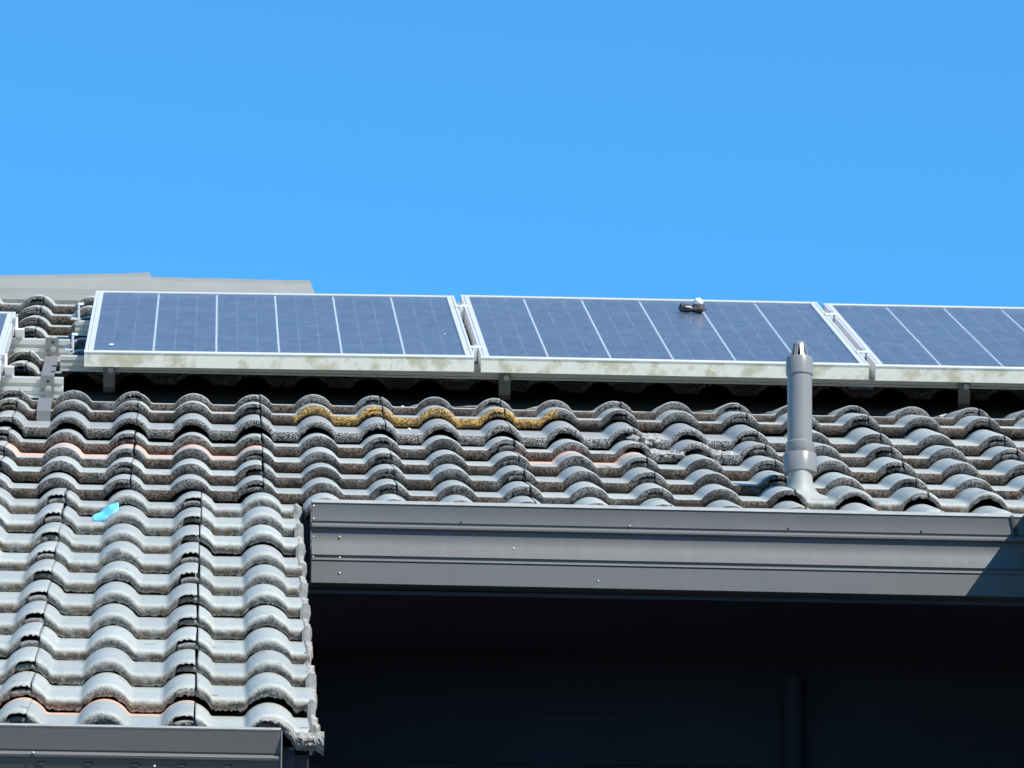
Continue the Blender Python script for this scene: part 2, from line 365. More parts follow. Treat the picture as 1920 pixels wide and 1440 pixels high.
def tile_mesh(seed, x0=0.001, x1=0.2982, rough=1.0, arch=0.0, tongue=True, notch=False):
    V = []; wear = []; crest = []; F = []; flat = set()
    def grid(rows, xa, xb, NX, lapped):
        o = len(V)
        for (y, dz, wv) in rows:
            for i in range(NX+1):
                x = xa+(xb-xa)*i/NX; r = rollh(x); hz = HR*r
                n1 = noise.noise((x*90, seed*13.7, y*9+dz*80)); n2 = noise.noise((x*240, seed*7.1+5, dz*160))
                yy, zz = y, dz*(1-arch*r)
                if lapped and x1 > 0.29 and x > 0.2615 and dz < 0:
                    lap = smoothstep(0.2615, 0.2645, x)
                    lim = -(0.0085 if notch else 0.0126)-0.0019*math.sin(x*620+seed*1.7)-0.0012*n2
                    if zz < lim: zz = zz*(1-lap)+lim*lap
                if 0.5 <= wv and y < 0.02:
                    k = smoothstep(0.45, 1, wv)*rough
                    yy += (n1*0.0022+n2*0.0014)*k
                    if wv > 0.85 and not (lapped and x > 0.2615): zz += (n1*0.0018+n2*0.0022)*k
                V.append((x, yy, hz+zz)); wear.append(wv); crest.append(r)
        for a in range(len(rows)-1):
            for i in range(NX): F.append((o+a*(NX+1)+i, o+(a+1)*(NX+1)+i, o+(a+1)*(NX+1)+i+1, o+a*(NX+1)+i+1))
        k = len(rows)
        for f in ([o+a*(NX+1) for a in range(k)][::-1], [o+a*(NX+1)+NX for a in range(k)], [o+i for i in range(NX+1)]+[o+(k-1)*(NX+1)+i for i in range(NX, -1, -1)]):
            flat.add(len(F)); F.append(f)
    grid(ROWS, x0, x1, 54, True)
    if tongue: grid(UROWS, -0.0380, 0.0009, 10, False)          # the under-lap tongue that the neighbour covers
    me = bpy.data.meshes.new('tile'); me.from_pydata(V, [], F); me.update()
    me.polygons.foreach_set('use_smooth', [i not in flat for i in range(len(F))])
    for nm, dat in (('wear', wear), ('crest', crest)):
        at_ = me.attributes.new(nm, 'FLOAT', 'POINT'); at_.data.foreach_set('value', dat)
    me.materials.append(M['tile']); return me
variants = [tile_mesh(s) for s in range(9)]
low_variants = [tile_mesh(70+s, notch=True, rough=1.4) for s in range(8)]
cut_variants = [tile_mesh(20+s, x1=0.215, rough=1.4) for s in range(4)]
rough_variants = [tile_mesh(40+s, rough=1.8, arch=0.36) for s in range(3)]
rough_cut = tile_mesh(50, x1=0.215, rough=2.4)
count = 0
def put_tile(u, v, vn, me, n=0.0, pale=0.0, lichen=0.0, terra=0.0, speckle=0.0, jit=1.0, tilt=0.0, lf=-1.0, lt=1.0):
    global count
    o = link('tile', me, roof); count += 1
    r = lambda s: random.uniform(-s, s)*jit
    o.location = (u+r(0.0015), v+r(0.008), STEP-0.001+n+r(0.0018))
    o.rotation_euler = (-math.atan(STEP/(vn-v))+tilt+r(0.003), r(0.003), r(0.0045))
    o['pale'] = pale; o['lichen'] = lichen; o['terra'] = terra; o['speckle'] = speckle
    if lichen: o['lichen_from'] = lf; o['lichen_to'] = lt
    return o
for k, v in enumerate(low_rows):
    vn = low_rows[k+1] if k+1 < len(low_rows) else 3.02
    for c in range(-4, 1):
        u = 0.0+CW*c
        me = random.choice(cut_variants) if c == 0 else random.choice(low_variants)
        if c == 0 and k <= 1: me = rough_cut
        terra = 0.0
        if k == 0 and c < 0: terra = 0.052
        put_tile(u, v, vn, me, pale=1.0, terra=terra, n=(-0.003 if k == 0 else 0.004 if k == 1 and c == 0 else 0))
LICH = {}
for k, v in enumerate(up_rows):
    vn = up_rows[k+1] if k+1 < len(up_rows) else v+0.305
    for c in range(-4, 11):
        u = -0.16+CW*c
        if v < 2.9 and u < 0.2: continue
        if u > 1.92+(v-2.7)*0.95 or u > 2.6: continue
        if u < -0.8 and v > 5.6: continue
        if v > 7.3 and u > -0.3: continue
        kw = {}; me = random.choice(variants)
        if k == 6:
            kw['n'] = 0.006
            if c in (1, 2, 3): kw['lichen'] = 1.0
            if c == 1: kw['lf'] = 0.085
            if c == 3: kw['lt'] = 0.135
        if k == 7: kw['tilt'] = -0.10
        if k <= 1 and c >= 5: kw['pale'] = 0.9
        if k == 1 and c in (5, 6): kw['n'] = 0.004; me = rough_variants[c % 3]
        if k == 5 and c in (-1, 0, 1, 2, 3, 4): kw['speckle'] = (0.5, 0.6, 0.9, 0.9, 1.0, 1.0)[c+1]; kw['n'] = 0.003; me = random.choice(rough_variants)
        if k == 4 and c == 4: kw['speckle'] = 0.9; me = random.choice(rough_variants)
        if k == 3 and c in (-1, 0): kw['terra'] = 0.26
        if k == 3 and c == 3: kw['terra'] = 0.18
        if v > 4.9: me = variants[c % 9]
        put_tile(u, v, vn, me, **kw)
# half tile beside the verge, closing the row above the gutter end
put_tile(0.14, 2.72, 3.02, tile_mesh(61, x0=0.088, tongue=False))

# mortar crust on the speckled rows and the broken verge pointing
def crust(name, pts, seed, mat='mortar', parent=roof):
    # pts: (u, v, n, radius); lumpy blobs welded into one crust
    mb = MB()
    for q, (u, v, n, r) in enumerate(pts):
        V = []; a, b = 10, 7
        for i in range(b+1):
            th = math.pi*i/b
            for j in range(a):
                ph = 2*math.pi*j/a; d = Vector((math.sin(th)*math.cos(ph), math.sin(th)*math.sin(ph), math.cos(th)))
                rr = r*(1+0.55*noise.noise(d*2.3+Vector((seed+q*3.1, q*1.7, 0))))
                V.append((u+d.x*rr*1.25, v+d.y*rr*1.5, n+d.z*rr*0.75))
        mb.add(V, [(i*a+j, (i+1)*a+j, (i+1)*a+(j+1) % a, i*a+(j+1) % a) for i in range(b) for j in range(a)], True)
    return mb.build(name, mat, parent)
rr_ = random.Random(3)
crust('mortar_patch', [(1.06+rr_.uniform(-.05,.05), 4.19+rr_.uniform(0,.05), 0.02+rr_.uniform(0,.008), rr_.uniform(.006,.013)) for _ in range(26)], 3)
crust('mortar_patch', [(1.21+rr_.uniform(-.03,.05), 3.93+rr_.uniform(-.01,.05), 0.02+rr_.uniform(0,.006), rr_.uniform(.005,.011)) for _ in range(22)], 9)
crust('mortar_patch', [(1.10+rr_.uniform(-.04,.05), 3.92+rr_.uniform(-.01,.05), 0.018+rr_.uniform(0,.006), rr_.uniform(.005,.011)) for _ in range(18)], 15)

# verge pointing: ragged mortar ribbon down the cut edge, stepped with the courses
vb = MB(); NV = 460; ring = 7; V = []
for i in range(NV+1):
    v = -0.368+(2.92+0.368)*i/NV
    row = max([q for q in low_rows if q <= v+0.004], default=low_rows[0])
    up_ = STEP*(1-(v-row)/0.312)
    nn = noise.noise((v*14, 2.2, 0)); n2 = noise.noise((v*70, 7.7, 0)); n3 = noise.noise((v*9, 0, 4.4)); n4 = noise.noise((v*33, 1.1, 9.4))
    uo = 0.219+0.004*nn+0.006*n4+0.003*n2; lo = -0.020+0.005*n3+0.009*n4
    prof = [(0.204, up_-0.006), (0.210+0.002*n2, up_+0.001+0.003*n4), (0.214+0.003*nn, up_+0.0015+0.005*n2), (uo, up_-0.004+0.006*n4), (uo+0.004*n2, up_-0.018), (uo-0.006+0.006*nn, lo), (0.204, lo)]
    V += [(a, v, b) for a, b in prof]
F = [(i*ring+j, i*ring+(j+1) % ring, (i+1)*ring+(j+1) % ring, (i+1)*ring+j) for i in range(NV) for j in range(ring)]
vb.add(V, F, False); vb.add(V[:ring], [tuple(range(ring))]); vb.build('verge_mortar', 'mortar', roof)
# broken lump of bedding mortar hanging at the bottom corner
lm = MB(); NU, NR = 44, 8; V = []
for i in range(NU+1):
    f = i/NU; u = 0.118+0.112*f
    top = HR*rollh(u)+STEP-0.012; dep = 0.006+0.026*smoothstep(0.05, 0.6, f)+0.010*smoothstep(0.86, 1, f)
    rag = 0.006*noise.noise((u*95, 3.1, 0))+0.005*noise.noise((u*260, 1.1, 0))
    for j in range(NR+1):
        q = j/NR
        z = top-(dep+rag)*q; d = 0.010*math.sin(math.pi*min(1, q*0.9+0.06))+0.004*noise.noise((u*110, q*5, 2.2))+0.002*noise.noise((u*300, q*14, 6))
        V.append((u, -0.369-d, z))
    for j in range(NR, -1, -1): V.append((u, -0.352, top-(dep+rag)*j/NR))
K = 2*(NR+1)
lm.add(V, [(i*K+j, i*K+(j+1) % K, (i+1)*K+(j+1) % K, (i+1)*K+j) for i in range(NU) for j in range(K)], False)
lm.add(V[:K], [tuple(range(K))]); lm.add(V[-K:], [tuple(range(K-1,-1,-1))]); lm.build('mortar_lump', 'mortar', roof)

# ridge caps: angular caps, the two tall ones show above the panels
def ridge_cap(u0, u1, v, n, seed, dn=0.0, flare=0.004):
    mb = MB()
    pr = [(-0.20,-0.075),(-0.185,-0.055),(-0.075,-0.010),(-0.062,-0.002),(-0.05,0.0),(0.04,0.0),(0.06,-0.006),(0.20,-0.13),(0.205,-0.15),(0.19,-0.15),(0.05,-0.03),(-0.05,-0.02),(-0.17,-0.068),(-0.19,-0.085)]
    prf = [(v+a, n+b) for a, b in pr]; k = len(prf); V = []
    L = 6
    for i in range(L+1):
        f = i/L; u = u0+(u1-u0)*f
        for a, b in prf:
            q = flare*(f > 0.86)
            V.append((u+(-0.45*(b-n) if f > 0.9 and a < v+0.05 else 0)+0.002*noise.noise((a*20, b*30, seed)), a+q*(-1 if a < v else 1)*0.5, b+dn*f+q+0.0015*noise.noise((u*9, a*9, seed))))
    F = [(i*k+j, i*k+(j+1) % k, (i+1)*k+(j+1) % k, (i+1)*k+j) for i in range(L) for j in range(k)]
    mb.add(V, F); mb.add(V[:k], [tuple(range(k))]); mb.add(V[-k:], [tuple(range(k-1,-1,-1))])
    return mb.build('ridge_cap', 'ridge_paint', roof)
bd_ = MB(); K = 5; V = []; NB_ = 60
for i in range(NB_+1):
    u = -1.0+1.3*i/NB_; q = noise.noise((u*12, 4, 1)); q2 = noise.noise((u*40, 9, 1))
    V += [(u, 7.455+0.006*q+0.003*q2, 0.016), (u, 7.50+0.004*q2, 0.030+0.002*q), (u, 7.60, 0.036), (u, 7.60, -0.02), (u, 7.455+0.006*q, -0.02)]
bd_.add(V, [(i*K+j, i*K+(j+1) % K, (i+1)*K+(j+1) % K, (i+1)*K+j) for i in range(NB_) for j in range(K)])
bd_.add(V[:K], [tuple(range(K))]); bd_.add(V[-K:], [tuple(range(K-1,-1,-1))]); bd_.build('ridge_bedding', 'bedding', roof)
ridge_cap(-1.10, -0.64, 7.74, 0.066, 1)
ridge_cap(-0.635, -0.165, 7.74, 0.052, 2, 0.016, 0.003)
ridge_cap(-0.19, 0.30, 7.74, 0.0575, 3, -0.002, 0.002)
for i in range(6): ridge_cap(0.30+0.43*i, 0.755+0.43*i, 7.42, 0.030, 5+i)

# ---- long fascia gutter over the recess
GY, GX0, GX1 = 15.306, 0.2305, 2.05
def gutter_profile(z, y=0.0):
    # outer face from the rolled lip down, then back along the inside (y grows towards the wall)
    P = [(y+0.016,z-0.006),(y+0.014,z-0.001),(y+0.010,z),(y+0.006,z-0.0025),(y+0.001,z-0.007),(y-0.0005,z-0.0095),(y+0.001,z-0.0125)]
    P += [(y+0.001,z-0.050),(y+0.004,z-0.0525),(y+0.004,z-0.0555),(y-0.003,z-0.0575),(y-0.0055,z-0.0615),(y-0.005,z-0.0655)]
    for i in range(0, 15):
        a = i/14
        P.append((y+0.0015+0.062*(0.36*a-0.62*a*a), z-0.069-0.062*a))
    o_ = -0.0145
    P += [(y+o_+0.003,z-0.1330),(y+o_+0.004,z-0.137),(y+o_-0.001,z-0.1395),(y+o_-0.002,z-0.143),(y+o_+0.0005,z-0.146),(y+o_+0.0015,z-0.194),(y+o_+0.005,z-0.1965),(y+0.115,z-0.198)]
    P += [(y+0.115,z-0.1965),(y+0.022,z-0.190),(y+0.022,z-0.012)]
    return P
ZL = 5.7725; slope = -0.0024
def sweep_gutter(prof, x0, x1, sl, soft=()):
    mb = MB(); k = len(prof); V = []; n = 24
    for i in range(n+1):
        x = x0+(x1-x0)*i/n; wv = 0.0012*noise.noise((x*2.2, 3.3, 0))
        V += [(x, y+wv, z+sl*(x-x0)) for y, z in prof]
    F = [(a*k+i, a*k+(i+1) % k, (a+1)*k+(i+1) % k, (a+1)*k+i) for a in range(n) for i in range(k)]
    mb.add(V, F, False)
    for q in range(len(F)): mb.sm[q] = (q % k) in soft
    mb.add(V[:k], [tuple(range(k))]); mb.add(V[-k:], [tuple(range(k-1,-1,-1))]); return mb
fg = hb(sweep_gutter(gutter_profile(ZL, GY), GX0, GX1, slope, set(range(13, 27))), 'fascia_gutter', 'gutter_paint')
hb(sweep_gutter([(GY+0.0155,ZL+0.0005),(GY+0.010,ZL+0.0012),(GY+0.006,ZL-0.0012),(GY+0.0005,ZL-0.0062),(GY-0.0015,ZL-0.0092),(GY-0.0009,ZL-0.0100),(GY+0.0065,ZL-0.0042),(GY+0.0125,ZL-0.0015)], GX0, GX1, slope), 'rolled_lip', 'pale_lip', fg)
# end plate at the left
hb(MB().box((GX0-0.003, GY+0.002, ZL-0.197), (GX0-0.0005, GY+0.118, ZL-0.006)), 'end_plate', 'gutter_paint', fg, Vector((0,0,0)))
def rivet(x, y, z, r, parent, mat='rivet_metal'):
    mb = MB(); m = Matrix.Translation((x, y, z)) @ Matrix.Rotation(math.pi/2, 4, 'X')
    mb.lathe([(r,0),(r*0.95,r*0.35),(r*0.7,r*0.7),(r*0.3,r*0.92),(0.0002,r)], n=10, m=m)
    return hb(mb, 'rivet', mat, parent)
def gz(px_frac, dz): return ZL+slope*px_frac+dz
for dx, dz in ((0.003,-0.018),(0.003,-0.047),(0.003,-0.088),(0.003,-0.137)): rivet(GX0+dx, GY-0.004-(0.0115 if dz < -0.1 else 0), ZL+dz, 0.0024, fg)
for x, dz, yy, m_ in ((0.292,-0.086,0.003,'rivet_metal'),(0.292,-0.137,-0.013,'rivet_metal'),(0.292,-0.172,-0.0135,'rivet_metal'),(0.675,-0.105,0.0005,'rivet_metal'),
        (0.86,-0.178,-0.0135,'rivet_metal'),(0.558,-0.047,0.001,'rubber'),(0.93,-0.048,0.001,'rivet_metal'),(1.28,-0.046,0.001,'rubber'),(1.575,-0.046,0.001,'rubber')):
    rivet(x, GY+yy, ZL+slope*(x-GX0)+dz, 0.0024, fg, m_)
# open seam near the mitre: a slanting strip of black sealant proud of the face
sb_ = MB(); X = 1.772; zt = ZL+slope*(X-GX0)
sb_.add([(X,GY-0.004,zt-0.007),(X+0.007,GY-0.004,zt-0.007),(X+0.016,GY-0.004,zt-0.05),(X+0.009,GY-0.004,zt-0.05),(X,GY+0.003,zt-0.007),(X+0.007,GY+0.003,zt-0.007),(X+0.016,GY+0.003,zt-0.05),(X+0.009,GY+0.003,zt-0.05)],
        [(0,1,2,3),(7,6,5,4),(0,4,5,1),(1,5,6,2),(2,6,7,3),(3,7,4,0)])
hb(sb_, 'seam_sealant', 'rubber', fg)

# soffit, fascia board, recessed wall with weatherboards
SZ = ZL-0.198
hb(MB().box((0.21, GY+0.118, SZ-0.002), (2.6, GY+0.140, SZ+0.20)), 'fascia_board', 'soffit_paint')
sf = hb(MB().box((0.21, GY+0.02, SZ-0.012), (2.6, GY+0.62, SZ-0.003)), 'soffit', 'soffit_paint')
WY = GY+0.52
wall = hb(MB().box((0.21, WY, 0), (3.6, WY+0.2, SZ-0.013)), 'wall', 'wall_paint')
bm_ = None
for i in range(44):
    z1 = SZ-0.03-0.118*i; z0 = z1-0.126
    if z0 < 0.05: break
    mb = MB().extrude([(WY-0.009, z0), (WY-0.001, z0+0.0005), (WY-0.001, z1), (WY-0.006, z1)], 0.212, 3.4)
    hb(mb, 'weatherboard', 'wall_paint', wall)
dp = MB().lathe([(0.024, 0.1), (0.024, 5.50)], (1.33, WY-0.055, 0), 16); hb(dp, 'downpipe', 'wall_paint')
wn = hb(MB().box((1.74, WY-0.03, 3.9), (2.9, WY-0.012, 5.30)), 'window', 'wall_paint')
hb(MB().box((1.775, WY-0.034, 3.94), (2.86, WY-0.0305, 5.265)), 'pane', 'dark_glass', wn)
LY0 = 12.464
# walls of the lower left wing and back
hb(MB().box((-3.0, 12.95, 0), (0.19, 22, 4.52)), 'wall', 'wall_paint')
hb(MB().box((-3.0, 12.55, 4.44), (0.195, 13.1, 4.452)), 'soffit', 'soffit_paint')
hb(MB().box((0.165, 12.56, 4.46), (0.190, 15.30, 4.50), None), 'barge_board', 'soffit_paint')
bb = MB(); 
def bpt(v, n, x): q = R(0, v, n); return (x, q.y, q.z)
bb.add([bpt(-0.34,-0.03,0.165),bpt(2.9,-0.03,0.165),bpt(2.9,-0.16,0.165),bpt(-0.34,-0.16,0.165),bpt(-0.34,-0.03,0.19),bpt(2.9,-0.03,0.19),bpt(2.9,-0.16,0.19),bpt(-0.34,-0.16,0.19)],
       [(0,1,2,3),(7,6,5,4),(0,4,5,1),(1,5,6,2),(2,6,7,3),(3,7,4,0)])
hb(bb, 'barge_board', 'soffit_paint')
hb(MB().box((-3.0, LY0+0.092, 4.40), (0.1645, LY0+0.110, 4.565)), 'fascia_board', 'soffit_paint')
# right wing running towards the viewer: its eaves gutter, wall and roof slope
WX = 1.803
hb(MB().extrude([(-0.11,-0.195),(-0.002,-0.195),(-0.002,-0.145),(-0.015,-0.10),(0,-0.06),(0,-0.004),(-0.006,0),(-0.02,-0.004),(-0.02,-0.18),(-0.11,-0.185)], 0, 7.5,
        Matrix(((0,-1,0,WX),(1,0,0,GY-7.5),(0,0,1,ZL-0.001),(0,0,0,1)))), 'wing_gutter', 'gutter_paint')
hb(MB().box((WX+0.6, 8.0, 0), (WX+5, WY, SZ)), 'wall', 'wall_paint')
hb(MB().box((WX+0.11, 7.9, SZ-0.012), (WX+0.8, GY+0.02, SZ-0.003)), 'soffit', 'soffit_paint')
wr = MB(); z0 = ZL-0.05; tg = math.tan(TH)
wr.add([(WX+0.06,7.7,z0),(WX+0.06,GY,z0),(WX+4.2,GY+4.14,z0+4.14*tg),(WX+4.2,7.7,z0+4.14*tg)], [(0,1,2,3)])
hb(wr, 'wing_roof', 'ridge_paint')

# ---- lower left eaves gutter with overflow slots
LY = 12.464; LZ = 4.5835; lsl = 0.0165
pl = [(LY+0.014,LZ-0.008),(LY+0.010,LZ-0.001),(LY+0.005,LZ+0.001),(LY,LZ-0.001),(LY-0.0015,LZ-0.005),(LY,LZ-0.008),(LY+0.012,LZ-0.043),(LY+0.015,LZ-0.0455),(LY+0.013,LZ-0.048),(LY+0.006,LZ-0.050),(LY+0.004,LZ-0.054),(LY+0.006,LZ-0.058),(LY+0.009,LZ-0.061),(LY+0.024,LZ-0.085),(LY+0.028,LZ-0.11),(LY+0.03,LZ-0.13),(LY+0.09,LZ-0.132),(LY+0.09,LZ-0.13),(LY+0.04,LZ-0.12),(LY+0.03,LZ-0.01)]
lg = hb(sweep_gutter(pl, -1.4, 0.138, 0.0), 'eaves_gutter', 'gutter_paint')
hb(sweep_gutter([(LY+0.014,LZ+0.0005),(LY+0.009,LZ+0.0018),(LY+0.004,LZ+0.0016),(LY-0.001,LZ-0.0008),(LY-0.002,LZ-0.0035),(LY-0.001,LZ-0.0042),(LY+0.005,LZ+0.0002)], -1.4, 0.138, 0.0), 'rolled_lip', 'pale_lip', lg)
hb(MB().box((0.1385, LY+0.001, LZ-0.13), (0.141, LY+0.09, LZ-0.004)), 'end_plate', 'gutter_paint', lg)
for i in range(9):
    x = 0.045-0.0825*i
    mb = MB().extrude([(LY+0.0085,LZ-0.0655),(LY+0.016,LZ-0.0655),(LY+0.016,LZ-0.0685),(LY+0.0105,LZ-0.0685)], x-0.007, x+0.007)
    sl_ = hb(mb, 'overflow_slot', 'rubber', lg)
    hb(MB().extrude([(LY+0.0095,LZ-0.0686),(LY+0.018,LZ-0.0686),(LY+0.018,LZ-0.0705),(LY+0.0115,LZ-0.0705)], x-0.0055, x+0.0055), 'slot_lip', 'steel', lg)
rivet(-0.085, LY+0.013, LZ-0.0705, 0.003, lg); rivet(-0.30, LY+0.004, LZ-0.052, 0.003, lg)
for dz in (-0.014, -0.05, -0.075): rivet(0.134, LY+0.002-0.2*dz*0.9, LZ+dz, 0.0026, lg)

# ------------------------------------------------------------------ solar panels
PW, PL, PD = 0.992, 1.638, 0.040
def cell_mesh():
    cs = 0.1555; h = cs/2; ch = 0.0012
    me = MB().add([(-h+ch,-h,0),(h-ch,-h,0),(h,-h+ch,0),(h,h-ch,0),(h-ch,h,0),(-h+ch,h,0),(-h,h-ch,0),(-h,-h+ch,0)], [(0,1,2,3,4,5,6,7)]).mesh('solar_cell', 'cell')
    return me
CELL = cell_mesh()
def side_profile(sgn):
    # across the long frame bar: inner flange, groove, outer lip
    P = [(0.0,-PD),(0.0,-0.001),(0.001,0),(0.006,0),(0.0065,-0.003),(0.009,-0.003),(0.0095,0),(0.021,0),(0.022,-0.001),(0.022,-0.004),(0.003,-0.005),(0.003,-PD+0.002),(0.02,-PD+0.002),(0.02,-PD)]
    return P
def panel(u, v, n, label, length=PL, rows=10, tilt_u=0.0, tilt_v=0.0, dirty=True):
    root = empty('solar_panel', R(u, v, n))
    root.rotation_euler = (RB.to_3x3() @ Matrix.Rotation(tilt_v, 3, 'X') @ Matrix.Rotation(-tilt_u, 3, 'Y')).to_euler()
    tag(root, label, 'solar panel', 'solar panels in a row on the roof')
    fr = MB()
    m1 = Matrix(((0,1,0,0),(1,0,0,0),(0,0,1,0),(0,0,0,1)))
    fr.extrude(side_profile(1), 0.0222, length-0.0222, m1)
    m2 = Matrix(((0,-1,0,PW),(1,0,0,0),(0,0,1,0),(0,0,0,1)))
    fr.extrude(side_profile(1), 0.0222, length-0.0222, m2)
    m3 = Matrix(((1,0,0,0),(0,-1,0,length),(0,0,1,0),(0,0,0,1)))
    fr.extrude(side_profile(1), 0, PW, m3)
    frame = fr.build('frame', 'frame_alu', root)
    fb = MB().extrude([(0.0,-PD),(0.0,-0.0045),(0.0015,-0.0035),(0.0015,-0.003),(0.0215,-0.003),(0.0215,-PD)], 0.0, PW)
    fb.build('front_rail', 'frame_dirty', root)
    MB().extrude([(-0.0012,-0.0045),(-0.0012,-0.0015),(0.0006,0.0002),(0.0212,0.0002),(0.0222,-0.001),(0.0222,-0.0028),(0.0014,-0.0029),(0.0008,-0.0045)], -0.0005, PW+0.0005).build('front_lip', 'frame_alu', root)
    MB().box((0.0205,0.0205,-0.0085),(PW-0.0205,length-0.0205,-0.0062)).build('backsheet', 'backsheet', root)
    px = 0.1605; x0 = PW/2-px*2.5; py = 0.1592; y0 = length/2-py*(rows-1)/2
    for r in range(rows):
        for c in range(6):
            o = link('solar_cell', CELL, root); o.location = (x0+px*c, y0+py*r, -0.0055)
    MB().add([(0.0205,0.0205,-0.0022),(PW-0.0205,0.0205,-0.0022),(PW-0.0205,length-0.0205,-0.0022),(0.0205,length-0.0205,-0.0022)], [(0,1,2,3)]).build('glass', 'panel_glass', root)
    return root
VB = 5.165
panel(-0.306, VB, 0.112, 'solar panel beside the bare rails, leftmost whole one, below the ridge caps', tilt_u=0.006, tilt_v=-0.002)
p1_ = [o for o in bpy.data.objects if o.name.startswith('solar_panel')][0]
dr = random.Random(5)
for (x, y, r) in ((0.066, 0.19, 0.006), (0.935, 0.58, 0.003)):
    V = [(x, y, -0.0010)]; n_ = 14
    for i in range(n_): q = r*dr.uniform(0.7, 1.3); V.append((x+q*math.cos(2*math.pi*i/n_), y+3.2*q*math.sin(2*math.pi*i/n_), -0.0018))
    MB().add(V, [(0, 1+i, 1+(i+1) % n_) for i in range(n_)]).build('dropping', 'white_debris', p1_)
panel(0.704, VB+0.005, 0.1165, 'middle solar panel with a dark lump lying on its glass, behind the vent pipe')
panel(1.713, VB+0.003, 0.115, 'solar panel at the right edge of the photo, cut off by the frame', tilt_v=-0.001)
panel(-0.507-PW, 4.15, 0.1145, 'solar panel cut off at the left edge of the photo, set lower on the slope', length=1.956, rows=12)

# ------------------------------------------------------------------ mounting rails
def rail_profile():
    return [(0,0),(0.036,0),(0.036,0.040),(0.024,0.040),(0.024,0.034),(0.012,0.034),(0.012,0.040),(0,0.040),(0,0.030),(0.006,0.029),(0.006,0.023),(0.001,0.022),(0.001,0.014),(0.007,0.013),(0.007,0.006),(0,0.005)]
def rail(u0, u1, v, n, label):
    root = empty('mounting_rail', R(u0, v, n), (TH, 0, 0)); tag(root, label, 'rail', 'aluminium rails under the solar panels')
    MB().extrude([(a, b*(0.072-n)/0.040) for a, b in rail_profile()], 0, u1-u0).build('extrusion', 'rail_alu', root)
    return root
def hook(u, pts, label, wd=0.034, bolt=None):
    root = empty('roof_hook', R(u, pts[0][0], 0), (TH, 0, 0)); tag(root, label, 'bracket', 'brackets holding the rails to the roof')
    MB().strip([(a-pts[0][0], b) for a, b in pts], wd, 0.005).build('strap', 'hook_steel', root)
    if bolt:
        m = Matrix.Translation((0.004, bolt[0]-pts[0][0]-0.0055, bolt[1])) @ Matrix.Rotation(math.pi/2, 4, 'X')
        MB().lathe([(0.0085,0),(0.0085,0.002),(0.006,0.0022),(0.006,0.009),(0.0005,0.0095)], n=6, m=m, smooth=False).build('bolt', 'steel', root)
        m = Matrix.Translation((0.002, bolt[0]-pts[0][0]-0.0052, bolt[1]+0.018)) @ Matrix.Rotation(math.pi/2, 4, 'X')
        MB().lathe([(0.004,0),(0.004,0.0006),(0.0005,0.0007)], n=10, m=m).build('bolt_hole', 'rubber', root)
    return root
def clamp(u, v, n, label, mid=False, rot=0.0):
    root = empty('panel_clamp', R(u, v, n), (TH, 0, rot)); tag(root, label, 'clamp', 'clamps holding the panels to the rails')
    mb = MB()
    if mid:
        mb.bbox((-0.017,-0.018,0.0005),(0.017,0.018,0.0040),0.001)
        mb.bbox((-0.006,-0.018,-0.035),(0.006,0.018,0.0003),0.001)
    else:
        mb.bbox((-0.012,-0.02,-0.04),(0.012,0.02,-0.034),0.001); mb.bbox((0.006,-0.02,-0.0335),(0.012,0.02,0.0),0.001); mb.bbox((0.006,-0.02,0.0005),(0.022,0.02,0.004),0.001)
    mb.build('body', 'bright_alu', root)
    MB().lathe([(0.006,0.0042 if mid else -0.0335),(0.006,0.010 if mid else -0.024),(0.0035,0.0102 if mid else -0.0238),(0.0034,0.006 if mid else -0.028)], n=12, smooth=False).build('bolt', 'steel', root)
    return root
rail(-1.45, -0.355, 5.80, 0.022, 'upper bare aluminium rail sticking out beside the left panel')
rail(-1.45, -0.352, 4.87, 0.022, 'lower bare aluminium rail sticking out beside the left panel')
rail(-0.372, 2.75, 5.40, 0.034, 'aluminium rail in shade under the lower edge of the panel row')
rail(-0.352, 2.75, 6.30, 0.034, 'aluminium rail under the upper half of the panel row')
hook(-0.402, [(5.79,0.078),(5.79,0.032),(5.70,0.028),(5.30,0.030),(5.16,0.012)], 'steel strap bolted to the upper bare rail on the left', bolt=(5.79, 0.050))
hook(-0.392, [(4.862,0.080),(4.862,0.014),(4.72,0.040),(4.55,0.036),(4.522,0.030),(4.518,-0.004)], 'steel strap bolted to the lower bare rail, tucked under a tile', bolt=(4.862, 0.048))
for u, lb in ((-0.245,'grey strap under the left end of the panel row, above the tiles'), (0.775,'grey strap in shade just right of the gap between first two panels'), (1.965,'grey strap in shade under the right panel')):
    hook(u, [(5.39,0.068),(5.39,-0.005),(5.375,-0.012)], lb, wd=0.030, bolt=(5.39, 0.040))
clamp(0.695, 6.48, 0.1155, 'upper clamp in the gap between the first two whole panels', True)
clamp(0.695, 5.40, 0.1155, 'lower clamp in the gap between the first two whole panels', True)
clamp(1.7045, 6.45, 0.1165, 'upper clamp in the gap right of the vent pipe', True)
clamp(1.7045, 5.46, 0.1165, 'lower clamp in the gap right of the vent pipe', True)
clamp(-0.352, 6.32, 0.116, 'upper end clamp left of the first whole panel', False)
clamp(-0.352, 5.55, 0.112, 'end clamp on the end of the upper bare rail', False)
clamp(-0.487, 5.82, 0.115, 'end clamp of the left panel on the upper bare rail', False, rot=math.pi)
clamp(-0.487, 4.89, 0.115, 'end clamp of the left panel on the lower bare rail', False, rot=math.pi)
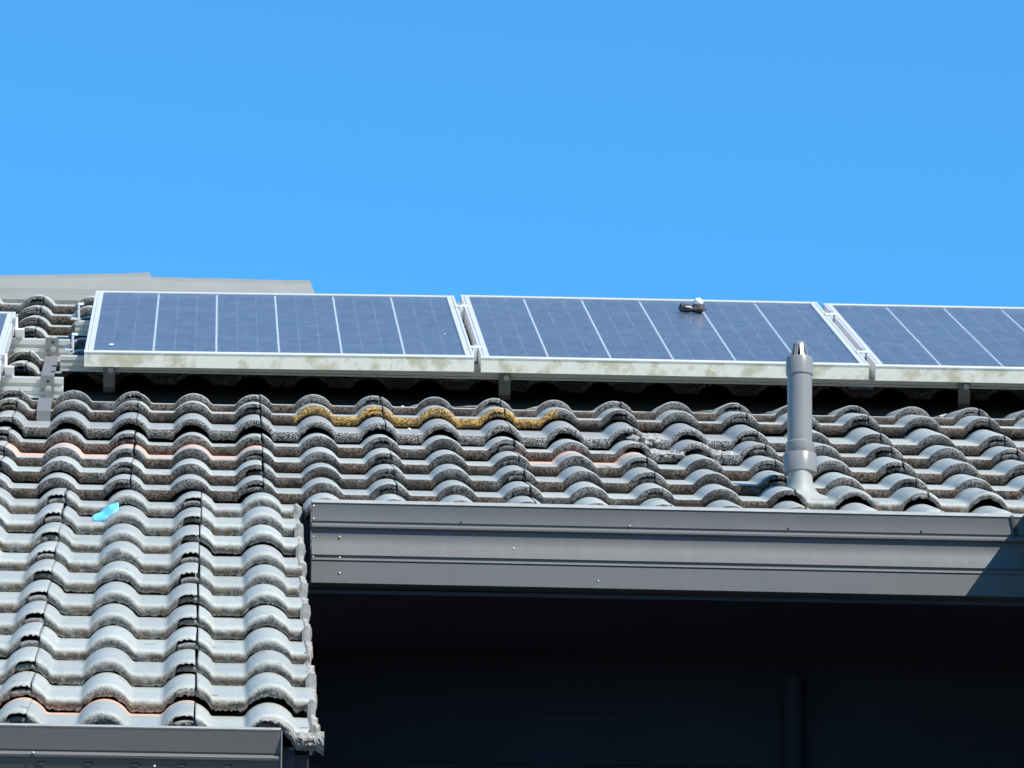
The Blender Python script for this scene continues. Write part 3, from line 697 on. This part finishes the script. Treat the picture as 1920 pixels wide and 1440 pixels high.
# rail joiner stub lying beyond the bare rail
# ------------------------------------------------------------------ vent pipe
VPB = R(1.366, 3.21, 0.010)
vp = empty('vent_pipe', VPB); tag(vp, 'grey plastic vent pipe with slotted cap standing on the roof tiles', 'vent pipe')
sk = MB(); prof = [(0.068,0.0),(0.053,0.005),(0.042,0.012),(0.034,0.022),(0.031,0.034),(0.0295,0.05),(0.029,0.078)]
V = []; n_ = 40
for r, z in prof:
    for i in range(n_):
        a = 2*math.pi*i/n_; x = r*math.cos(a)*0.95; y = r*math.sin(a)*1.25
        z2 = z+y*math.tan(TH)*(1-smoothstep(0.0, 0.06, z))
        z2 += (HR*(rollh((x+0.186) % 0.3 if False else x+0.0760+0.15)*0.0))*(1-smoothstep(0, 0.02, z))
        V.append((x, y, z2+0.004))
F = [(a*n_+i, a*n_+(i+1) % n_, (a+1)*n_+(i+1) % n_, (a+1)*n_+i) for a in range(len(prof)-1) for i in range(n_)]
sk.add(V, F, True); sk.build('flashing', 'flashing', vp)
MB().lathe([(0.034,0.058),(0.0385,0.060),(0.0385,0.102),(0.037,0.1045),(0.033,0.105)], n=36).build('collar', 'pvc', vp)
MB().lathe([(0.032,0.1045),(0.033,0.106),(0.0325,0.130),(0.0295,0.1335),(0.0285,0.134)], n=36).build('reducer', 'pvc', vp)
MB().lathe([(0.0285,0.133),(0.0285,0.294)], n=36).build('pipe', 'pvc', vp)
cp = MB().lathe([(0.0300,0.292),(0.0312,0.2935),(0.0312,0.330),(0.0295,0.3345),(0.022,0.336)], n=36).build('cap', 'pvc', vp)
MB().lathe([(0.012,0.336),(0.012,0.366)], n=16).build('cap_core', 'rubber', cp)
for i in range(8):
    a = 2*math.pi*i/8+0.25
    m = Matrix.Rotation(a, 4, 'Z')
    MB().extrude([(-0.004,0.0),(0.004,0.0),(0.004,0.003),(-0.004,0.003)], 0, 0.033, m @ Matrix.Translation((0.0215,0,0.3355)) @ Matrix.Rotation(-rad(104), 4, 'Y')).build('cap_rib', 'pvc', cp)
MB().lathe([(0.0155,0.362),(0.0148,0.367),(0.012,0.3715),(0.007,0.374),(0.0005,0.375)], n=24).build('cap_top', 'pvc', cp)

# ------------------------------------------------------------------ small things on the roof
# blue plastic scrap
sc = MB(); V = []; A, B = 14, 6
for i in range(A+1):
    f = i/A; wd = 0.0165*math.sin(math.pi*(0.04+0.80*f))**0.8
    for j in range(B+1):
        q = (j/B-0.5)*2
        x = -0.028+0.056*f; y = q*wd*1.6; z = 0.004+0.027*smoothstep(0.1, 1, f)+0.006*(1-q*q)+0.004*abs(math.sin(f*7+q*1.2))-0.003*(abs(q) < 0.2)+0.0025*noise.noise((f*5, q*2, 1))+q*wd*0.6
        V.append((x, y, z))
sc.add(V, [(i*(B+1)+j, i*(B+1)+j+1, (i+1)*(B+1)+j+1, (i+1)*(B+1)+j) for i in range(A) for j in range(B)], True)
so = sc.build('plastic_scrap', 'blue_plastic'); so.location = R(-0.208, 2.50, 0.018); so.rotation_euler = (TH, 0, 0.1)
md = so.modifiers.new('thick', 'SOLIDIFY'); md.thickness = 0.002
tag(so, 'curled bright blue plastic scrap lying on the tiles', 'scrap')
# dark lump with a white ball on the middle panel
db = empty('debris_lump', R(1.325, 6.44, 0.117), (TH, 0, 0)); tag(db, 'small dark lump with a bright white top lying on the middle solar panel', 'debris')
def blob(c, r, seed, amp=0.3, a=18, b=12):
    V = []
    for i in range(b+1):
        th = math.pi*i/b
        for j in range(a):
            ph = 2*math.pi*j/a; d = Vector((math.sin(th)*math.cos(ph), math.sin(th)*math.sin(ph), math.cos(th)))
            k = 1+amp*noise.noise(d*1.8+Vector((seed, 0, 0)))+amp*0.4*noise.noise(d*5+Vector((0, seed, 0)))
            V.append((c[0]+d.x*r[0]*k, c[1]+d.y*r[1]*k, c[2]+d.z*r[2]*k))
    return V, [(i*a+j, (i+1)*a+j, (i+1)*a+(j+1) % a, i*a+(j+1) % a) for i in range(b) for j in range(a)]
bd = MB()
for c, r, s in (((-0.014,0,0.009),(0.026,0.02,0.010),1),((0.016,0,0.010),(0.022,0.02,0.0125),2),((-0.028,0,0.015),(0.009,0.012,0.010),3)):
    bd.add(*blob(c, r, s), True)
bd.build('body', 'dark_debris', db)
wb = MB(); wb.add(*blob((0.016,0.0,0.028),(0.0125,0.012,0.011),8,0.25), True); wb.add(*blob((-0.012,-0.018,0.016),(0.009,0.004,0.002),9,0.2,10,6), True)
wb.build('white_top', 'white_debris', db)
# three pale pebbles on the tile rows
for (u, v, n, lb) in ((0.497, 4.815, 0.0215, 'tiny pale pebble lying at the edge of the shade under the panels'), (0.504, 4.42, 0.011, 'tiny pale pebble lying below the lichen-covered tiles')):
    o = MB().add(*blob((0,0,0.002),(0.0042,0.005,0.003),u*9,0.3,10,6), True).build('pebble', 'pebble'); o.location = R(u, v, n); o.rotation_euler = (TH,0,0)
    tag(o, lb, 'pebble', 'pebbles on the tiles')
print('tiles', count)
